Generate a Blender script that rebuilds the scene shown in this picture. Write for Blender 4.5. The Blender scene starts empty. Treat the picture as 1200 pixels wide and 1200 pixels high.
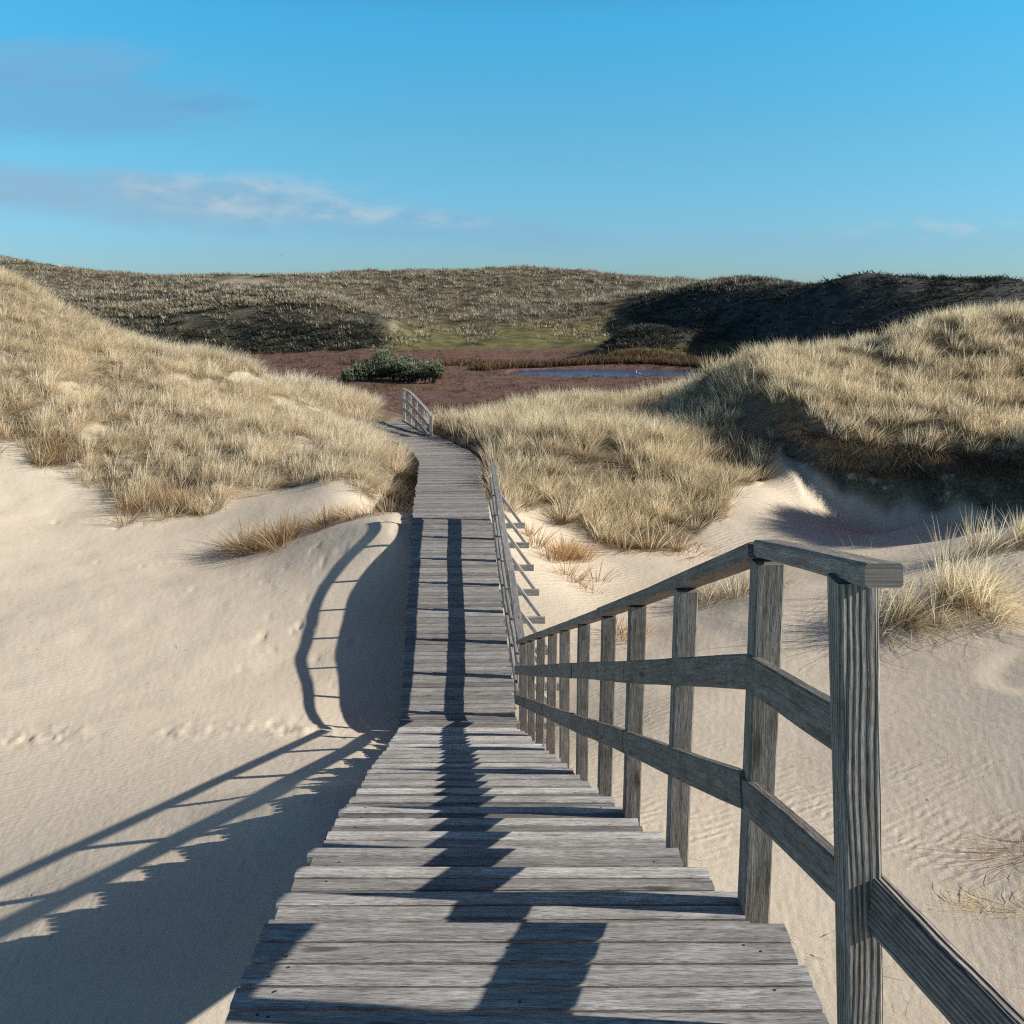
import bpy, math, random
import numpy as np
from mathutils import Vector

random.seed(7)
rng = np.random.default_rng(11)
scene = bpy.context.scene
COL = scene.collection
R = math.radians

# ------------------------------------------------------------------ scene-wide measures (metres, eye at the origin, +Y down the path)
PITCH = R(12.0)
FOC = 1204.0 / 1200.0
SUN_EL = R(26.8)
SUN_TO = Vector((-1.0, .09, 0)).normalized()      # the way the shadows fall


def Zat(p, Y):
    """height of a point seen at image pixel p in the 1200-pixel frame, at distance Y"""
    a = (p[0] - 600) / 1204.0
    b = (p[1] - 600) / 1204.0
    dy = math.cos(PITCH) - b * math.sin(PITCH)
    dz = -math.sin(PITCH) - b * math.cos(PITCH)
    return (a / dy * Y, Y, dz / dy * Y)


# ------------------------------------------------------------------ noise
def _hash(ix, iy, s):
    h = (ix * 374761393 + iy * 668265263 + s * 1442695041) & 0x7fffffff
    h = ((h ^ (h >> 13)) * 1274126177) & 0x7fffffff
    return ((h ^ (h >> 16)) & 0xffff) / 65535.0


def vnoise(x, y, s=0):
    x = np.asarray(x, dtype=np.float64); y = np.asarray(y, dtype=np.float64)
    ix = np.floor(x).astype(np.int64); iy = np.floor(y).astype(np.int64)
    fx = x - ix; fy = y - iy
    fx = fx * fx * fx * (fx * (fx * 6 - 15) + 10); fy = fy * fy * fy * (fy * (fy * 6 - 15) + 10)
    a = _hash(ix, iy, s); b = _hash(ix + 1, iy, s); c = _hash(ix, iy + 1, s); d = _hash(ix + 1, iy + 1, s)
    return (a + (b - a) * fx + (c - a) * fy + (a - b - c + d) * fx * fy) * 2 - 1


def fbm(x, y, s=0, o=4):
    t = 0; a = 1.0; f = 1.0
    for i in range(o):
        t = t + a * vnoise(x * f, y * f, s + i * 17); a *= .5; f *= 2.03
    return t / 1.9


def sstep(a, b, x):
    t = np.clip((x - a) / (b - a), 0, 1)
    return t * t * (3 - 2 * t)


# ------------------------------------------------------------------ terrain: heights set from image pixels or world coordinates
CP = []
def S(px, py, Y, dz=0.0):
    q = Zat((px, py), Y); CP.append((q[0], q[1], q[2] + dz))
def W(x, y, z): CP.append((x, y, z))

# sand floor round the stairs
for x, y, z in [(0, -3, -2.6), (-4, -3, -2.9), (4, -3, -2.6), (-1, 0, -3.5), (2, 0, -3.5), (0, 2.5, -3.9), (-1.8, 2.5, -3.85), (2, 2.5, -3.95), (4, 2, -3.8), (-4, 2, -4.3),
                (0, 5, -4.2), (-2.5, 5, -4.1), (2.2, 5, -4.15), (-1.7, 8.2, -4.2), (-2.4, 7.7, -4.3), (-2.9, 6.8, -4.22), (-3.2, 6.1, -4.15), (-1.64, 10.5, -4.85), (-2.2, 9.1, -4.6), (-3.6, 6.6, -4.35), (-.5, 8.5, -4.5), (1.5, 8.5, -4.5), (-1.9, 11.9, -5.26), (-.3, 11.5, -5.25),
                (-2.3, 13.5, -5.18), (-2.45, 14.6, -5.06), (-2.45, 15.7, -4.88), (-2.4, 16.9, -4.58), (-2.0, 17.75, -4.2), (-3, 14, -5.2), (-2.95, 16.1, -4.85),
                (-2.7, 17.3, -4.5), (-2.4, 17.95, -4.15), (-1.3, 13.5, -5.2), (-1.3, 15.7, -4.95), (-1.3, 17.2, -4.55), (-1.5, 18.6, -4.2),
                (-6, 5, -4.4), (-6, 8.5, -4.85), (-6, 12, -5.2), (-6, 16, -5.05), (-10, 18, -4.9), (-11, 13, -5.05), (-11, 7, -4.8), (-14, 18, -4.6), (-16, 10, -4.6), (-20, 16, -3.6)]: W(x, y, z)
# left dune
for p in [(0, 545, 24), (100, 580, 23), (200, 600, 22), (300, 640, 19.5), (400, 600, 20.5), (445, 600, 19.8), (0, 450, 27), (0, 380, 30), (0, 308, 33), (50, 336, 33), (100, 500, 26), (100, 430, 29.5),
          (100, 365, 33), (150, 384, 33.5), (200, 520, 25.5), (200, 450, 30), (200, 400, 34), (250, 406, 34), (300, 560, 23.5), (300, 490, 28), (300, 422, 34), (370, 560, 23), (370, 500, 28), (340, 438, 34),
          (370, 456, 33.5), (425, 555, 23), (425, 520, 26.5), (425, 486, 32), (455, 505, 29.5), (385, 443, 45), (340, 428, 46),
          (-150, 520, 24), (-150, 400, 28), (-150, 290, 32), (-350, 480, 22), (-350, 270, 30)]: S(*p, dz=(-.8 if p[0] >= 340 else -.38) if 31.5 < p[2] < 35 else -.7 if p[2] > 44 else 0)
for x, y, z in [(-2.45, 21, -4.6), (-2.35, 22.2, -4.95), (-2.4, 23.4, -4.8), (-2.45, 24.3, -4.4), (-3.2, 22.2, -4.1), (-3.3, 24, -3.95), (-2.5, 19.4, -4.15), (-1.6, 22.2, -4.6), (-1.0, 22.2, -4.35),
                (-2.7, 26.3, -4.0), (-3.6, 28.3, -3.95), (-4.3, 30, -3.95), (-4.9, 32, -4.2), (-5.3, 35, -5.8), (-3.6, 36.5, -6.0)]: W(x, y, z)
# right of the boardwalk, middle hump
for x, y, z in [(.7, 12, -5.1), (.45, 15, -4.95), (.2, 17.5, -4.6), (0, 19.5, -4.22), (-.3, 22, -4.0), (-.5, 25, -3.95), (-1.3, 27, -3.85), (-2, 29, -3.75), (-2.3, 31, -3.8), (-2.2, 34, -4.6), (-3.4, 35.5, -5.2)]: W(x, y, z)
for p in [(700, 690, 17), (650, 650, 18.6), (630, 610, 20.3), (830, 652, 19), (900, 605, 21), (800, 720, 15.5), (900, 700, 15), (1000, 640, 19), (1100, 610, 21), (1180, 620, 20), (760, 645, 19.2), (700, 600, 21.3),
          (700, 555, 23.5), (700, 508, 26.3), (700, 462, 33), (600, 540, 24), (620, 480, 30), (600, 470, 33), (550, 487, 31.5), (800, 580, 22.5), (800, 520, 26), (800, 448, 35), (870, 565, 23),
          (850, 447, 33.5), (845, 457, 30.5), (885, 468, 28.2)]: S(*p, dz=-.32 if p[2] > 29.5 else 0)
for p in [(795, 494, 28.2), (835, 515, 26.8), (770, 478, 30.5), (872, 522, 26.0), (893, 545, 24.5)]: S(*p, dz=-.4)
for x, y, z in [(4.6, 31, -3.95), (4.3, 29, -3.95), (5.0, 33, -3.75), (5.2, 27, -4.0), (5.9, 25.2, -4.25), (6.5, 31, -2.4), (6.4, 33, -2.3), (7.0, 28.8, -2.5), (7.35, 27, -2.65), (8.0, 25.5, -3.05)]: W(x, y, z)
# unseen shoulder of the dune added beyond the right edge, shaped to shade the hollow
for x, y, z in [(13.1, 20.9, -1.05), (16, 20.3, .4), (20, 20, 1.3), (12.6, 18.8, -1.9), (16, 18.4, -.3), (21, 17.5, .6), (14, 14.5, -3.4), (13.4, 23.6, -3.1), (17, 23.8, -2.9), (21, 24, -2.6)]: W(x, y, z)
# right dune: brow, foot of the scarp, face, crest
for p in [(920, 478, 26.5), (950, 513, 24.6), (980, 526, 24), (1030, 534, 23.5), (1100, 533, 23), (1200, 540, 22), 
          (950, 570, 23.2), (985, 588, 22.9), (1030, 600, 22.5), (1100, 603, 22.0), (1200, 612, 20.9), (912, 552, 24.2),
          (1000, 450, 28.5), (1100, 450, 28), (1200, 450, 27.5), (1000, 389, 33), (950, 402, 33.5), (900, 414, 34), (880, 426, 34.5), 
          (1050, 378, 33), (1100, 360, 33), (1165, 349, 33.5), (1200, 348, 34), (1320, 335, 34), (1500, 320, 33),
          (1150, 682, 14), (1200, 662, 14.3), (1200, 760, 12), (1100, 762, 12.4), (1000, 760, 13), (1080, 715, 13.6), (1300, 700, 12.8), (1300, 800, 10.3), (1450, 740, 11), (1200, 900, 8.6), (1200, 1000, 7.2), (1200, 1150, 5.6),
          (1450, 1000, 6.5), (1050, 900, 9), (900, 900, 9.4), (1050, 1050, 6.8), (800, 830, 11.3)]: S(*p, dz=-.5 if p[2] > 32 else 0)
# behind the crests, down to the marsh
for px in range(-500, 1750, 150):
    a = (px - 600) / 1204.0
    for Y, z in [(43, -5.6 if abs(px - 385) > 120 else -4.4), (56, -8.9), (75, -9), (100, -9), (125, -9), (150, -9)]:
        W(a * Y * 1.03, Y, z)
# far dunes
for p in [(-300, 330, 200), (-300, 300, 260), (0, 306, 262), (20, 309, 260), (100, 319, 260), (190, 328, 258), (250, 325, 258), (330, 328, 262), (400, 323, 262), (480, 320, 262), (580, 315, 262), (650, 318, 262), (720, 323, 262),
          (800, 328, 258), (870, 334, 250), (920, 334, 248), (-100, 360, 176), (0, 365, 176), (120, 362, 176), (200, 351, 177), (240, 347, 177), (320, 345, 176), (400, 357, 174), (450, 380, 168), (475, 396, 166),
          (60, 400, 166), (200, 402, 165), (300, 403, 164), (400, 402, 163), (200, 352, 205), (290, 341, 207), (320, 338, 215), (100, 345, 210), (400, 352, 206), (470, 350, 220), (580, 350, 222), (580, 380, 186), (580, 402, 166), (500, 385, 186),
          (660, 350, 222), (660, 385, 184), (660, 402, 165), (700, 345, 225), (745, 383, 151), (740, 406, 143), (770, 392, 158),
          (740, 349, 200), (790, 345, 184), (830, 340, 174), (900, 337, 157), (950, 330, 149), (1000, 325, 143), (1030, 322, 141), (1100, 324, 138), (1200, 326, 135), (1400, 315, 125), (1650, 310, 115),
          (715, 386, 184), (760, 390, 173), (800, 391, 163), (850, 400, 151), (890, 406, 141), (950, 412, 132), (1050, 415, 124), (1200, 412, 112), (1400, 415, 100)]: S(*p)
for px in range(-400, 1700, 200):
    a = (px - 600) / 1204.0
    W(a * 300, 300, -4); W(a * 420, 420, -9); W(a * 900, 900, -9)

CP = np.array(CP)
def uw(x, y): return x / (y + 4.0), np.log(y + 4.0)
CU, CW = uw(CP[:, 0], CP[:, 1])
_c2 = .035 ** 2
_A = np.sqrt((CU[:, None] - CU[None]) ** 2 + (CW[:, None] - CW[None]) ** 2 + _c2)
_n = len(CP)
_M = np.zeros((_n + 1, _n + 1)); _M[:_n, :_n] = _A - np.eye(_n) * 2e-3; _M[:_n, _n] = 1; _M[_n, :_n] = 1
_wt = np.linalg.solve(_M, np.append(CP[:, 2], 0))

# bearing -> distance where the grass begins, as curves over the bearing u = x / y
def curve(pts):
    pts = sorted((((p[0] - 600) / 1204.0), p[1]) for p in pts)
    a = np.array(pts)
    return lambda u: np.interp(u, a[:, 0], a[:, 1])
LEFT_Y = curve([(-500, 22), (-150, 24), (0, 25.2), (60, 24.2), (120, 23.0), (190, 21.5), (230, 21.3), (270, 22.6), (330, 22.6), (400, 21.9), (440, 21.2), (470, 20.9), (492, 21.2)])
HUMP_Y = curve([(505, 27), (560, 22), (590, 20.3), (625, 20.6), (660, 20.3), (700, 19.9), (740, 19.6), (800, 19.9), (830, 20.6), (870, 22.2), (900, 24.2), (925, 26.3)])
BROW_Y = curve([(905, 26.5), (920, 26.6), (950, 24.9), (980, 24.2), (1030, 23.7), (1100, 23.2), (1200, 22.2), (1300, 20.8), (1420, 18.8), (1700, 17)])
def pxu(p): return (p - 600) / 1204.0
def path_x(y):
    return np.interp(y, [2.475, 11.36, 18.2, 22, 24.6, 26, 29.9, 32.4, 36], [.02, -.63, -1.09, -1.35, -1.5, -1.75, -3.2, -4.05, -5.2])

def zones(x, y, z=None):
    """(near grass 0..1, heath 0..1, green/far dune 0..1)"""
    u = x / np.maximum(y, .5)
    j = fbm(x * .9, y * .9, 5, 3)
    px = path_x(np.clip(y, 2.5, 36))
    left = sstep(-.5, .6, y - LEFT_Y(u) + j * 1.3) * (x < px - .75)
    hump = sstep(-.4, .5, y - HUMP_Y(u) + j * .8) * (x > px + .78) * (u < .262)
    brow = sstep(-.15, .15, y - BROW_Y(u) + j * .3) * (u >= .252)
    g = np.clip(left + hump + brow, 0, 1) * (y > 15)
    g = np.maximum(g, sstep(33.4, 34.2, y))
    if z is None: z = base_h(x, y)
    far = sstep(-8.55, -8.0, z + j * .12) * (y > 110)
    far = np.maximum(far, sstep(158, 165, y + j * 4))
    heath = sstep(39, 45, y + j * 3) * (1 - far)
    return g, heath, far

def pond_d(x, y):
    return ((x - 10.9) / 11.8) ** 2 + ((y - 123.5) / 7.2) ** 2 + .12 * fbm(x * .25, y * .4, 3, 2)

def sandy_patch(x, y, z):
    u = x / y
    a = sstep(1, .3, np.hypot((u - pxu(292)) / .037, (z - 2.3) / 1.9) + .45 * fbm(x * .25, y * .12, 71, 2)) * (y > 180)
    b = sstep(1, .3, np.hypot((u - pxu(462)) / .006, (z + 5.2) / 1.5) + .3 * fbm(x * .5, y * .3, 72, 2)) * (y < 185) * (y > 160)
    return np.maximum(a, .6 * b)

def base_h(x, y):
    u, w = uw(x, y)
    sh = u.shape; u = u.ravel().astype(np.float32); w = w.ravel().astype(np.float32)
    out = np.empty(u.size, dtype=np.float64)
    cu = CU.astype(np.float32); cw = CW.astype(np.float32); wt = _wt[:-1].astype(np.float32)
    for i in range(0, u.size, 60000):
        d = np.sqrt((u[i:i + 60000, None] - cu) ** 2 + (w[i:i + 60000, None] - cw) ** 2 + np.float32(_c2))
        out[i:i + 60000] = d @ wt
    return (out + _wt[-1]).reshape(sh)

def height(x, y):
    x = np.asarray(x, dtype=np.float64); y = np.asarray(y, dtype=np.float64)
    z = base_h(x, y)
    g, heath, far = zones(x, y, z)
    # soft wind relief on the open sand, hummocks under the grass
    near_path = sstep(.9, 2.6, np.abs(x - path_x(np.clip(y, 2.5, 36))))
    z = z + (.05 - .042 * sstep(14, 10, y)) * fbm(x * .7, y * .7, 1, 3) * near_path
    z = z + g * near_path * (.17 * fbm(x * .8, y * .8, 8, 3) + .06 * fbm(x * 2.6, y * 2.6, 9, 2)) * (y < 60)
    # scarp crumbling under the brow of the right dune
    u = x / np.maximum(y, .5)
    sc = np.exp(-((y - BROW_Y(u) + .45) / .5) ** 2) * (u > .24)
    z = z + sc * .22 * fbm(x * 1.9, y * 1.9, 21, 3)
    yb = y - BROW_Y(u) - .12 * fbm(x * 1.4, y * .2, 23, 2)
    z = z - .42 * sstep(.03, -.2, yb) * sstep(-2.4, -.5, yb) * sstep(.243, .27, u) * (y > 14)
    # trodden sand beside the foot of the stairs, scattered footprints
    tr = np.exp(-((y - 11.4 - .05 * (x + 5)) / .42) ** 2) * sstep(-1.7, -2.4, x) * (x > -14)
    z = z + tr * .042 * fbm(x * 7.5, y * 7.0, 31, 3) * sstep(-.35, .25, fbm(x * 1.3, y * 1.9, 33, 2))
    foot = np.clip(fbm(x * 4.2, y * 3.4, 41, 2) - .4, 0, 1) * sstep(-.15, .3, fbm(x * .55, y * .55, 45, 2)) * (1 - g) * sstep(9, 12, y) * (x < -1) * (y < 34)
    z = z - foot * .12
    # blown-out rim on the right
    rr = np.hypot((x - 6.9) / 1.5, (y - 11.0) / 1.25)
    z = z - .04 * sstep(1.06, .8, rr) * sstep(7.6, 6.6, x)
    # far relief
    z = z + far * (1.0 * fbm(x * .07, y * .05, 51, 3) + .55 * fbm(x * .2, y * .2, 53, 2)) * (1 - .6 * sstep(.08, .13, u) * (y < 215)) + heath * .12 * fbm(x * .3, y * .3, 57, 2)
    zd = np.interp(y, [11.5, 18.2, 22, 24, 32.3, 34.5, 37], [-5.02, -4.03, -3.985, -3.95, -3.95, -4.6, -5.5]) - .13
    under = sstep(1.15, .8, np.abs(x - path_x(np.clip(y, 2.5, 36)))) * (y > 11) * (y < 37)
    z = z + under * np.minimum(0, zd - z)
    z = z - 1.0 * sstep(1.15, .8, pond_d(x, y)) * (y > 90) * (y < 160)
    return z


# ------------------------------------------------------------------ object helpers
def tag(o, label=None, cat=None, group=None, kind=None):
    if label: o['label'] = label
    if cat: o['category'] = cat
    if group: o['group'] = group
    if kind: o['kind'] = kind
    return o

def empty(name, loc, label, cat, group=None):
    o = bpy.data.objects.new(name, None); o.empty_display_size = .2
    o.location = loc; COL.objects.link(o)
    return tag(o, label, cat, group)

def np_mesh(name, V, Q=None, T=None, mat=None, attrs=None, smooth=True, parent=None):
    """mesh from numpy arrays; quads Q, tris T; attrs {name: per-vertex floats}"""
    V = np.asarray(V, dtype=np.float32)
    if parent is not None:
        V = V - np.array(parent['_org'], dtype=np.float32)
    me = bpy.data.meshes.new(name)
    nq = 0 if Q is None else len(Q); nt = 0 if T is None else len(T)
    me.vertices.add(len(V)); me.vertices.foreach_set('co', V.ravel())
    li = np.concatenate(([np.asarray(Q).ravel()] if nq else []) + ([np.asarray(T).ravel()] if nt else [])).astype(np.int32)
    me.loops.add(len(li)); me.loops.foreach_set('vertex_index', li)
    me.polygons.add(nq + nt)
    st = np.concatenate([np.arange(nq) * 4, nq * 4 + np.arange(nt) * 3]).astype(np.int32)
    me.polygons.foreach_set('loop_start', st)
    me.polygons.foreach_set('use_smooth', np.full(nq + nt, smooth))
    me.update(calc_edges=True)
    for k, a in (attrs or {}).items():
        at = me.attributes.new(k, 'FLOAT', 'POINT'); at.data.foreach_set('value', np.asarray(a, dtype=np.float32).ravel())
    me.validate()
    o = bpy.data.objects.new(name, me); COL.objects.link(o)
    if mat: me.materials.append(mat)
    if parent is not None: o.parent = parent
    return o


# ------------------------------------------------------------------ materials
def new_mat(name):
    m = bpy.data.materials.new(name); m.use_nodes = True
    nt = m.node_tree
    for n in list(nt.nodes): nt.nodes.remove(n)
    return m, nt

class N:
    def __init__(s, nt): s.nt = nt
    def __call__(s, typ, ins=None, **kw):
        n = s.nt.nodes.new(typ)
        for k, v in kw.items(): setattr(n, k, v)
        for k, v in (ins or {}).items():
            if isinstance(v, bpy.types.NodeSocket): s.nt.links.new(v, n.inputs[k])
            else: n.inputs[k].default_value = v
        return n
    def math(s, op, a, b=0.0, c=0.0, clamp=False):
        n = s.nt.nodes.new('ShaderNodeMath'); n.operation = op; n.use_clamp = clamp
        for i, v in enumerate((a, b, c)):
            if isinstance(v, bpy.types.NodeSocket): s.nt.links.new(v, n.inputs[i])
            else: n.inputs[i].default_value = v
        return n.outputs[0]
    def mix(s, f, a, b, mode='MIX'):
        n = s.nt.nodes.new('ShaderNodeMix'); n.data_type = 'RGBA'; n.blend_type = mode
        for i, v in ((0, f), (6, a), (7, b)):
            if isinstance(v, bpy.types.NodeSocket): s.nt.links.new(v, n.inputs[i])
            elif i == 0: n.inputs[0].default_value = v
            else: n.inputs[i].default_value = (*v, 1)
        return n.outputs[2]
    def ramp(s, f, stops):
        n = s.nt.nodes.new('ShaderNodeValToRGB'); s.nt.links.new(f, n.inputs[0])
        e = n.color_ramp.elements
        while len(e) < len(stops): e.new(.5)
        for i, (p, c) in enumerate(stops):
            e[i].position = p; e[i].color = (*c, 1) if hasattr(c, '__len__') else (c, c, c, 1)
        return n.outputs[0]
    def maprange(s, v, a, b, c=0.0, d=1.0):
        n = s.nt.nodes.new('ShaderNodeMapRange'); n.interpolation_type = 'SMOOTHSTEP'
        s.nt.links.new(v, n.inputs[0])
        for i, q in enumerate((a, b, c, d)): n.inputs[i + 1].default_value = q
        return n.outputs[0]

def out(n, bsdf): n('ShaderNodeOutputMaterial', {'Surface': bsdf})


def ground_material():
    m, nt = new_mat('dune_ground'); n = N(nt)
    geo = n('ShaderNodeNewGeometry').outputs['Position']
    at = lambda k: n('ShaderNodeAttribute', attribute_name=k).outputs['Fac']
    g, h, f, sandy = at('grassy'), at('heath'), at('far'), at('sandy')
    big = n('ShaderNodeTexNoise', {'Vector': geo, 'Scale': .35, 'Detail': 5.0}).outputs[0]
    mid = n('ShaderNodeTexNoise', {'Vector': geo, 'Scale': 2.2, 'Detail': 6.0, 'Roughness': .62}).outputs[0]
    fine = n('ShaderNodeTexNoise', {'Vector': geo, 'Scale': 90.0, 'Detail': 3.0}).outputs[0]
    sand = n.mix(big, (.87, .75, .585), (.93, .815, .645))
    sand = n.mix(n.maprange(mid, .38, .62), n.mix(.5, sand, (.88, .735, .56)), sand)
    sand = n.mix(n.math('MULTIPLY', n.maprange(fine, .35, .7), .3), sand, (.52, .43, .32))
    # bits of straw and shell
    vor = n('ShaderNodeTexVoronoi', {'Vector': geo, 'Scale': 3.4, 'Randomness': 1.0}).outputs['Distance']
    speck = n.math('MULTIPLY', n.maprange(vor, .05, .03), n.maprange(mid, .5, .6))
    sand = n.mix(speck, sand, (.12, .09, .065))
    litter = n('ShaderNodeTexNoise', {'Vector': geo, 'Scale': 14.0, 'Detail': 5.0, 'Roughness': .7}).outputs[0]
    soil = n.mix(n.maprange(litter, .35, .65), (.10, .078, .05), (.36, .285, .18))
    soil = n.mix(n.math('MULTIPLY', n.maprange(mid, .48, .66), n.maprange(n('ShaderNodeSeparateXYZ', {0: geo}).outputs[0], 0, -2, .3, 1.0)), soil, (.52, .43, .31))
    heathc = n.mix(n.maprange(mid, .35, .65), (.145, .085, .07), (.28, .162, .13))
    wide = n('ShaderNodeTexNoise', {'Vector': n('ShaderNodeMapping', {'Vector': geo, 'Scale': (.05, .16, .1)}).outputs[0], 'Scale': 1.0, 'Detail': 4.0}).outputs[0]
    heathc = n.mix(n.maprange(wide, .5, .68), heathc, (.21, .155, .085))
    farn = n('ShaderNodeTexNoise', {'Vector': geo, 'Scale': .5, 'Detail': 5.0, 'Roughness': .68}).outputs[0]
    zed = n('ShaderNodeSeparateXYZ', {0: geo}).outputs[2]
    low = n.maprange(n.math('ADD', zed, n.math('MULTIPLY', wide, 3.0)), -2.2, -5.2)
    farc = n.mix(n.maprange(farn, .4, .62), (.085, .07, .046), (.23, .19, .125))
    farg = n.mix(n.maprange(farn, .35, .65), (.14, .12, .055), (.25, .23, .10))
    farc = n.mix(low, farc, farg)
    farc = n.mix(n.math('MULTIPLY', at('dark'), .92), farc, n.mix(n.maprange(farn, .4, .6), (.05, .053, .056), (.105, .105, .095)))  # dark vegetation on the left ridge, painted shade and haze elsewhere
    c = n.mix(g, sand, soil); c = n.mix(h, c, heathc); c = n.mix(f, c, farc); c = n.mix(sandy, c, (.50, .42, .31)); c = n.mix(n.math('MULTIPLY', at('scarp'), n.maprange(mid, .25, .45)), c, n.mix(n.maprange(litter, .35, .65), (.12, .095, .07), (.27, .215, .15)))  # scarp: dark root soil, with shade put into its tone
    # relief: wind ripples, grains, trodden lumps
    ripv = n('ShaderNodeMapping', {'Vector': geo, 'Rotation': (0, 0, R(62))}).outputs[0]
    rip = n('ShaderNodeTexWave', {'Vector': ripv, 'Scale': 2.7, 'Distortion': 6.0, 'Detail': 2.0, 'Detail Scale': 1.6}, wave_type='BANDS').outputs['Fac']
    ripm = n.math('MULTIPLY', n.maprange(big, .42, .6), n.maprange(mid, .25, .6))
    lump = n('ShaderNodeTexNoise', {'Vector': geo, 'Scale': 7.0, 'Detail': 4.0, 'Roughness': .6}).outputs[0]
    hgt = n.math('ADD', n.math('MULTIPLY', n.math('MULTIPLY', rip, n.math('MULTIPLY', ripm, n.maprange(n('ShaderNodeSeparateXYZ', {0: geo}).outputs[0], -2.5, 3, .3, 1.0))), .0075), n.math('MULTIPLY', fine, .0022))
    hgt = n.math('ADD', hgt, n.math('MULTIPLY', lump, .010))
    hgt = n.math('ADD', hgt, n.math('MULTIPLY', n.math('MULTIPLY', litter, g), .05))
    b = n('ShaderNodeBump', {'Height': hgt, 'Strength': .85, 'Distance': 1.0}).outputs[0]
    out(n, n('ShaderNodeBsdfPrincipled', {'Base Color': c, 'Roughness': .95, 'Specular IOR Level': .1, 'Normal': b}).outputs[0])
    return m


def wood_material(name, ridged=0.0, dark=1.0, moss=0.0, warm=1.0):
    m, nt = new_mat(name); n = N(nt)
    uv = n('ShaderNodeUVMap', uv_map='grain').outputs[0]
    tone = n('ShaderNodeAttribute', attribute_name='tone').outputs['Fac']
    wob = n('ShaderNodeTexNoise', {'Vector': n('ShaderNodeMapping', {'Vector': uv, 'Scale': (2.2, 5, 1)}).outputs[0], 'Scale': 1.0, 'Detail': 2.0})
    w2 = n('ShaderNodeVectorMath', {0: uv, 1: n('ShaderNodeVectorMath', {0: wob.outputs['Color'], 1: (.0, .03, 0)}, operation='MULTIPLY').outputs[0]}, operation='ADD').outputs[0]
    streak = n('ShaderNodeTexNoise', {'Vector': n('ShaderNodeMapping', {'Vector': w2, 'Scale': (4.5, 70, 1)}).outputs[0], 'Scale': 1.0, 'Detail': 6.0, 'Roughness': .65}).outputs[0]
    blot = n('ShaderNodeTexNoise', {'Vector': n('ShaderNodeMapping', {'Vector': uv, 'Scale': (4.5, 14, 1)}).outputs[0], 'Scale': 1.0, 'Detail': 5.0, 'Roughness': .6}).outputs[0]
    fibre = n('ShaderNodeTexNoise', {'Vector': n('ShaderNodeMapping', {'Vector': w2, 'Scale': (26, 380, 1)}).outputs[0], 'Scale': 1.0, 'Detail': 3.0}).outputs[0]
    kv = n('ShaderNodeTexVoronoi', {'Vector': n('ShaderNodeMapping', {'Vector': uv, 'Scale': (1.9, 8.5, 1)}).outputs[0], 'Scale': 1.0})
    knot = n.maprange(kv.outputs['Distance'], .14, .05)
    c = n.ramp(streak, [(.27, (.12, .11, .10)), (.40, (.34, .327, .312)), (.56, (.52, .507, .49)), (.76, (.70, .69, .67))])
    c = n.mix(n.maprange(blot, .35, .7), n.mix(.42, c, (.17, .155, .14)), c)
    c = n.mix(n.math('MULTIPLY', n.maprange(fibre, .55, .35), .62), c, (.09, .08, .07))
    c = n.mix(n.math('MULTIPLY', knot, .75), c, (.075, .06, .05))
    if moss:
        mo = n('ShaderNodeTexNoise', {'Vector': n('ShaderNodeNewGeometry').outputs['Position'], 'Scale': 9.0, 'Detail': 5.0}).outputs[0]
        c = n.mix(n.math('MULTIPLY', n.maprange(mo, .54, .68), moss), c, (.10, .115, .05))
    k = n.math('MULTIPLY', n.math('ADD', n.math('MULTIPLY', tone, .72), .62), dark)
    c = n.mix(1.0, c, n('ShaderNodeCombineXYZ', {0: n.math('MULTIPLY', k, warm), 1: k, 2: n.math('MULTIPLY', k, 1 / warm)}).outputs[0], 'MULTIPLY')
    hgt = n.math('ADD', n.math('MULTIPLY', streak, .006), n.math('MULTIPLY', fibre, .0022))
    hgt = n.math('SUBTRACT', hgt, n.math('MULTIPLY', knot, .002))
    if ridged:
        wv = n('ShaderNodeTexWave', {'Vector': n('ShaderNodeMapping', {'Vector': w2, 'Scale': (.9, 23, 1)}).outputs[0], 'Scale': 1.0, 'Distortion': 5.5, 'Detail': 3.0, 'Detail Scale': .7}, wave_type='BANDS', bands_direction='Y', wave_profile='SIN').outputs['Fac']
        hgt = n.math('ADD', hgt, n.math('MULTIPLY', n.math('POWER', wv, .6), .007 * ridged))
        c = n.mix(n.math('MULTIPLY', n.math('MULTIPLY', n.maprange(wv, .3, .02), n.maprange(blot, .3, .6, .35, 1.0)), .6 * ridged), c, (.04, .036, .032))
    b = n('ShaderNodeBump', {'Height': hgt, 'Strength': 1.0, 'Distance': 1.0}).outputs[0]
    out(n, n('ShaderNodeBsdfPrincipled', {'Base Color': c, 'Roughness': .82, 'Specular IOR Level': .25, 'Normal': b}).outputs[0])
    return m


def blade_material(name, tip, root, alt, trans=.35):
    """grass: colour from root to tip, per-blade tone"""
    m, nt = new_mat(name); n = N(nt)
    t = n('ShaderNodeAttribute', attribute_name='along').outputs['Fac']
    k = n('ShaderNodeAttribute', attribute_name='tone').outputs['Fac']
    c = n.mix(n.maprange(t, .0, .55), root, n.mix(n.maprange(k, .15, .95), alt, tip))
    v = n.maprange(k, 0, 1, .82, 1.28)
    c = n.mix(1.0, c, n('ShaderNodeCombineXYZ', {0: v, 1: v, 2: v}).outputs[0], 'MULTIPLY')
    d = n('ShaderNodeBsdfDiffuse', {'Color': c}).outputs[0]
    tr = n('ShaderNodeBsdfTranslucent', {'Color': c}).outputs[0]
    out(n, n('ShaderNodeMixShader', {0: trans, 1: d, 2: tr}).outputs[0])
    return m


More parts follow.
